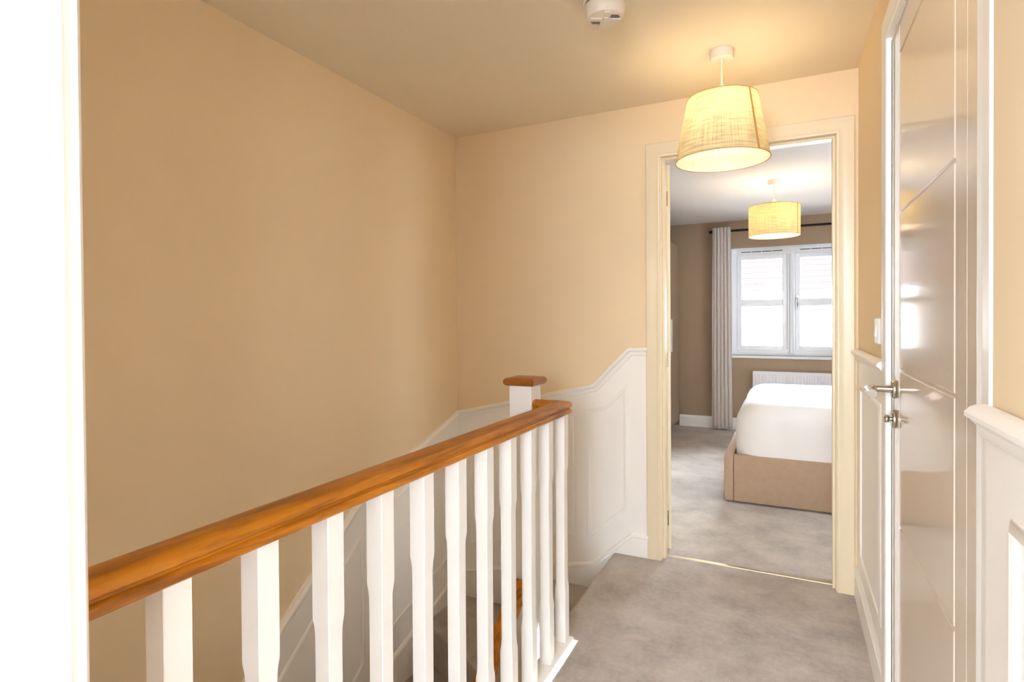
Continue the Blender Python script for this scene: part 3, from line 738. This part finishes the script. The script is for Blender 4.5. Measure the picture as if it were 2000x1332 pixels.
# radiator
ra = empty('radiator', (0.02, YW-0.08, 0.12), 'white ribbed panel radiator under the bedroom window', 'radiator')
r0, r1, rz0, rz1 = -0.345, 0.390, 0.16, 0.652
ry0, ry1 = YW-0.105, YW-0.035
prof = []
nr = 21
pw = (r1-r0-0.05)/nr
xs = [r0+0.006]
mb = MB()
pl2 = [(r0+0.004, ry0+0.006)]
for k in range(nr):
    xa = r0+0.025+pw*k
    pl2 += [(xa, ry0+0.006), (xa+pw*0.12, ry0), (xa+pw*0.62, ry0), (xa+pw*0.74, ry0+0.006)]
pl2 += [(r1-0.004, ry0+0.006), (r1-0.004, ry0+0.02), (r0+0.004, ry0+0.02)]
mb.prism([(x, y, rz0+0.03) for x, y in pl2], (0, 0, rz1-rz0-0.06))
mb.box(r0+0.004, r1-0.004, ry0+0.002, ry0+0.02, rz0, rz0+0.03).box(r0+0.004, r1-0.004, ry0+0.002, ry0+0.02, rz1-0.03, rz1-0.008)
mb.build('front_panel', MT['rad'], ra)
MB().box(r0+0.004, r1-0.004, ry1-0.018, ry1, rz0, rz1-0.01).build('back_panel', MT['rad'], ra)
mb = MB().box(r0, r1, ry0, ry0+0.006, rz1-0.012, rz1).box(r0, r1, ry1-0.006, ry1, rz1-0.012, rz1)
for k in range(26):
    x = r0+0.01+k*(r1-r0-0.03)/25
    mb.box(x, x+0.008, ry0+0.004, ry1-0.004, rz1-0.006, rz1-0.001)
mb.build('top_grille', MT['rad'], ra)
for x in (r0, r1-0.004): MB().box(x, x+0.004, ry0, ry1, rz0, rz1).build('side_panel', MT['rad'], ra)
MB().lathe([(0.008, r1), (0.008, r1+0.016), (0.005, r1+0.02)], (0, YW-0.07, rz1-0.05), 'X', 14).build('bleed_plug', MT['rad'], ra)
for x in (r0+0.04, r1-0.04):
    MB().box(x-0.012, x+0.012, ry1-0.002, YW-0.0005, rz0+0.05, rz1-0.06).build('wall_bracket', MT['rad'], ra)
mb = MB().tube([(r0-0.02, YW-0.07, rz0+0.03), (r0+0.005, YW-0.07, rz0+0.03)], 0.009, 10)
mb.tube([(r0-0.02, YW-0.07, 0.0), (r0-0.02, YW-0.07, rz0+0.05)], 0.0075, 10)
mb.build('valve', MT['rad'], ra)

# wardrobe against the left wall
wa = empty('wardrobe', (-1.47, 5.6, 0), 'taupe wardrobe with white bar handle beyond the open bedroom door', 'wardrobe')
wx1, wy0, wy1, wz = -1.125, 4.28, 6.585, 2.04
MB().box(-1.795, wx1-0.02, wy0, wy1, 0.06, wz).box(-1.795, wx1-0.05, wy0, wy1, 0, 0.06).build('body', MT['ward'], wa)
nd = 4; dw = (wy1-wy0)/nd
for k in range(nd):
    dr = MB().rbox(wx1-0.02, wx1, wy0+dw*k+0.0015, wy0+dw*(k+1)-0.0015, 0.065, wz-0.002, 0.0015).build('wardrobe_door', MT['ward'], wa)
    hy = wy0+dw*k+0.035 if k % 2 else wy0+dw*(k+1)-0.035
    MB().rbox(wx1+0.018, wx1+0.030, hy-0.006, hy+0.006, 0.87, 1.21, 0.002).box(wx1-0.001, wx1+0.02, hy-0.004, hy+0.004, 0.89, 0.90).box(wx1-0.001, wx1+0.02, hy-0.004, hy+0.004, 1.18, 1.19).build('handle', MT['upvc'], dr)

# bed frame and bedding
BX0, BX1, BY0, BY1, BZ = -0.385, 1.70, 3.955, 5.52, 0.318
bd = empty('bed_frame', ((BX0+BX1)/2, (BY0+BY1)/2, 0), 'beige upholstered bed frame under white bedding', 'bed frame')
MB().rbox(BX0+0.058, BX1, BY0, BY0+0.055, 0.012, BZ, 0.009).build('side_rail', MT['bedcloth'], bd, smooth=True, auto=40)
MB().rbox(BX0+0.058, BX1, BY1-0.055, BY1, 0.012, BZ, 0.009).build('side_rail', MT['bedcloth'], bd, smooth=True, auto=40)
MB().rbox(BX0, BX0+0.0575, BY0, BY1, 0.012, BZ, 0.009).build('foot_rail', MT['bedcloth'], bd, smooth=True, auto=40)
MB().rbox(BX1, BX1+0.09, BY0, BY1, 0.012, 1.05, 0.02).build('headboard', MT['bedcloth'], bd, smooth=True, auto=40)
MB().box(BX0+0.05, BX1, BY0+0.05, BY1-0.05, 0.17, 0.20).build('slat_base', MT['vent'], bd)
for x, y in ((BX0+0.1, BY0+0.1), (BX0+0.1, BY1-0.1), (BX1-0.1, BY0+0.1), (BX1-0.1, BY1-0.1)):
    MB().lathe([(0.02, 0), (0.025, 0.02), (0.025, 0.18)], (x, y, 0), 'Z', 16).build('foot', MT['vent'], bd)

def bedding():
    x0, x1, y0, y1, z0, z1 = BX0+0.060, BX1-0.02, BY0+0.014, BY1-0.014, 0.205, 0.648
    V = []; F = []
    nu, nl = 96, 26
    cx, cy = (x0+x1)/2, (y0+y1)/2; hx, hy = (x1-x0)/2, (y1-y0)/2
    # rings: up the side, over the rolled edge, in to the centre
    secs = []
    for j in range(9): secs.append((0.0, z0+(z1-0.13-z0)*j/8))
    for j in range(1, 10):
        a = math.pi/2*j/9; secs.append((0.12*(1-math.cos(a)), z1-0.13+0.13*math.sin(a)))
    for j in range(1, 9): secs.append((0.12+(hy-0.13)*j/8, z1+0.012*math.sin(math.pi*j/16)))
    def perim(t, inset):
        ax, ay = hx-inset, hy-inset; r = max(0.02, 0.17-inset*0.6); r = min(r, ax, ay)
        L = 2*(2*(ax-r)+2*(ay-r))+2*math.pi*r; d = t*(4*(ax-r)+4*(ay-r)+2*math.pi*r)
        segs = [('l', 2*(ax-r)), ('c', math.pi*r/2), ('l', 2*(ay-r)), ('c', math.pi*r/2)]*2
        p = Vector((-(ax-r), -ay)); dirn = 0.0
        for kind, ln in segs:
            if d <= ln:
                if kind == 'l': return p+Vector((math.cos(dirn), math.sin(dirn)))*d
                a = d/r if r > 0 else 0
                cen = p+Vector((-math.sin(dirn), math.cos(dirn)))*r
                return cen+Vector((math.sin(dirn+a), -math.cos(dirn+a)))*r
            d -= ln
            if kind == 'l': p = p+Vector((math.cos(dirn), math.sin(dirn)))*ln
            else:
                cen = p+Vector((-math.sin(dirn), math.cos(dirn)))*r
                dirn += math.pi/2; p = cen+Vector((math.sin(dirn), -math.cos(dirn)))*r
        return p
    nu = 220
    for s, (ins, z) in enumerate(secs):
        for i in range(nu):
            q = perim(i/nu, ins)
            x, y = cx+q.x, cy+q.y
            n1 = noise.noise(Vector((x*2.2, y*2.2, z*5.0)))
            n2 = noise.noise(Vector((x*9+z*7, y*9, z*4)))
            fz = min(1, max(0, (z-z0-0.10)/0.2))
            k = 0.010*n1*fz+0.003*n2*fz
            o = Vector((q.x/hx, q.y/hy)); 
            if o.length > 0: o.normalize()
            side = 1.0 if ins < 0.12 else 0.0
            bulge = 0.010*math.sin(math.pi*min(1, max(0, (z-z0)/(z1-z0))))*side
            lim = 0.0
            x += o.x*(k+bulge-0.010); y += o.y*(k+bulge-0.010)
            V.append((x, y, z+(0.006*n1+0.002*n2)*(1.0 if ins > 0.05 else 0.0)))
    m = len(secs)
    for s in range(m-1):
        for i in range(nu): F.append((s*nu+i, s*nu+(i+1) % nu, (s+1)*nu+(i+1) % nu, (s+1)*nu+i))
    F.append(tuple((m-1)*nu+i for i in range(nu))); F.append(tuple(range(nu-1, -1, -1)))
    return V, F
V, F = bedding()
tag(link_mesh('mattress', V, F, MT['sheet'], None, smooth=True, auto=60), 'thick mattress in white cotton bedding on the beige bed frame', 'mattress')

# ================================================================== OUTSIDE
hs = empty('neighbouring_house', (0, 16, -3), 'sunlit neighbouring house with tiled roof seen through the bedroom window', 'house')
MB().box(-9, 9, 16.3, 22, -3, 1.85).build('wall', MT['render'], hs)
mb = MB()
c = 0
y, z = 16.0, 1.93
while z < 5.2:       # overlapping tile courses
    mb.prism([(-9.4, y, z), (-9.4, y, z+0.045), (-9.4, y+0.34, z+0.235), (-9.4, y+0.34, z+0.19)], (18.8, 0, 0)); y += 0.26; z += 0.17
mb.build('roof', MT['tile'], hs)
MB().box(-9.4, 9.4, 15.98, 16.04, 1.70, 1.92).build('fascia', MT['render'], hs)
MB().tube([(-9.4, 15.93, 1.86), (9.4, 15.93, 1.86)], 0.055, 10).build('gutter', MT['render'], hs)
structure('ground', MB().box(-30, 30, 7.2, 45, -3.1, -3.0), MT['ground'], 'ground outside below the bedroom window', 'ground')
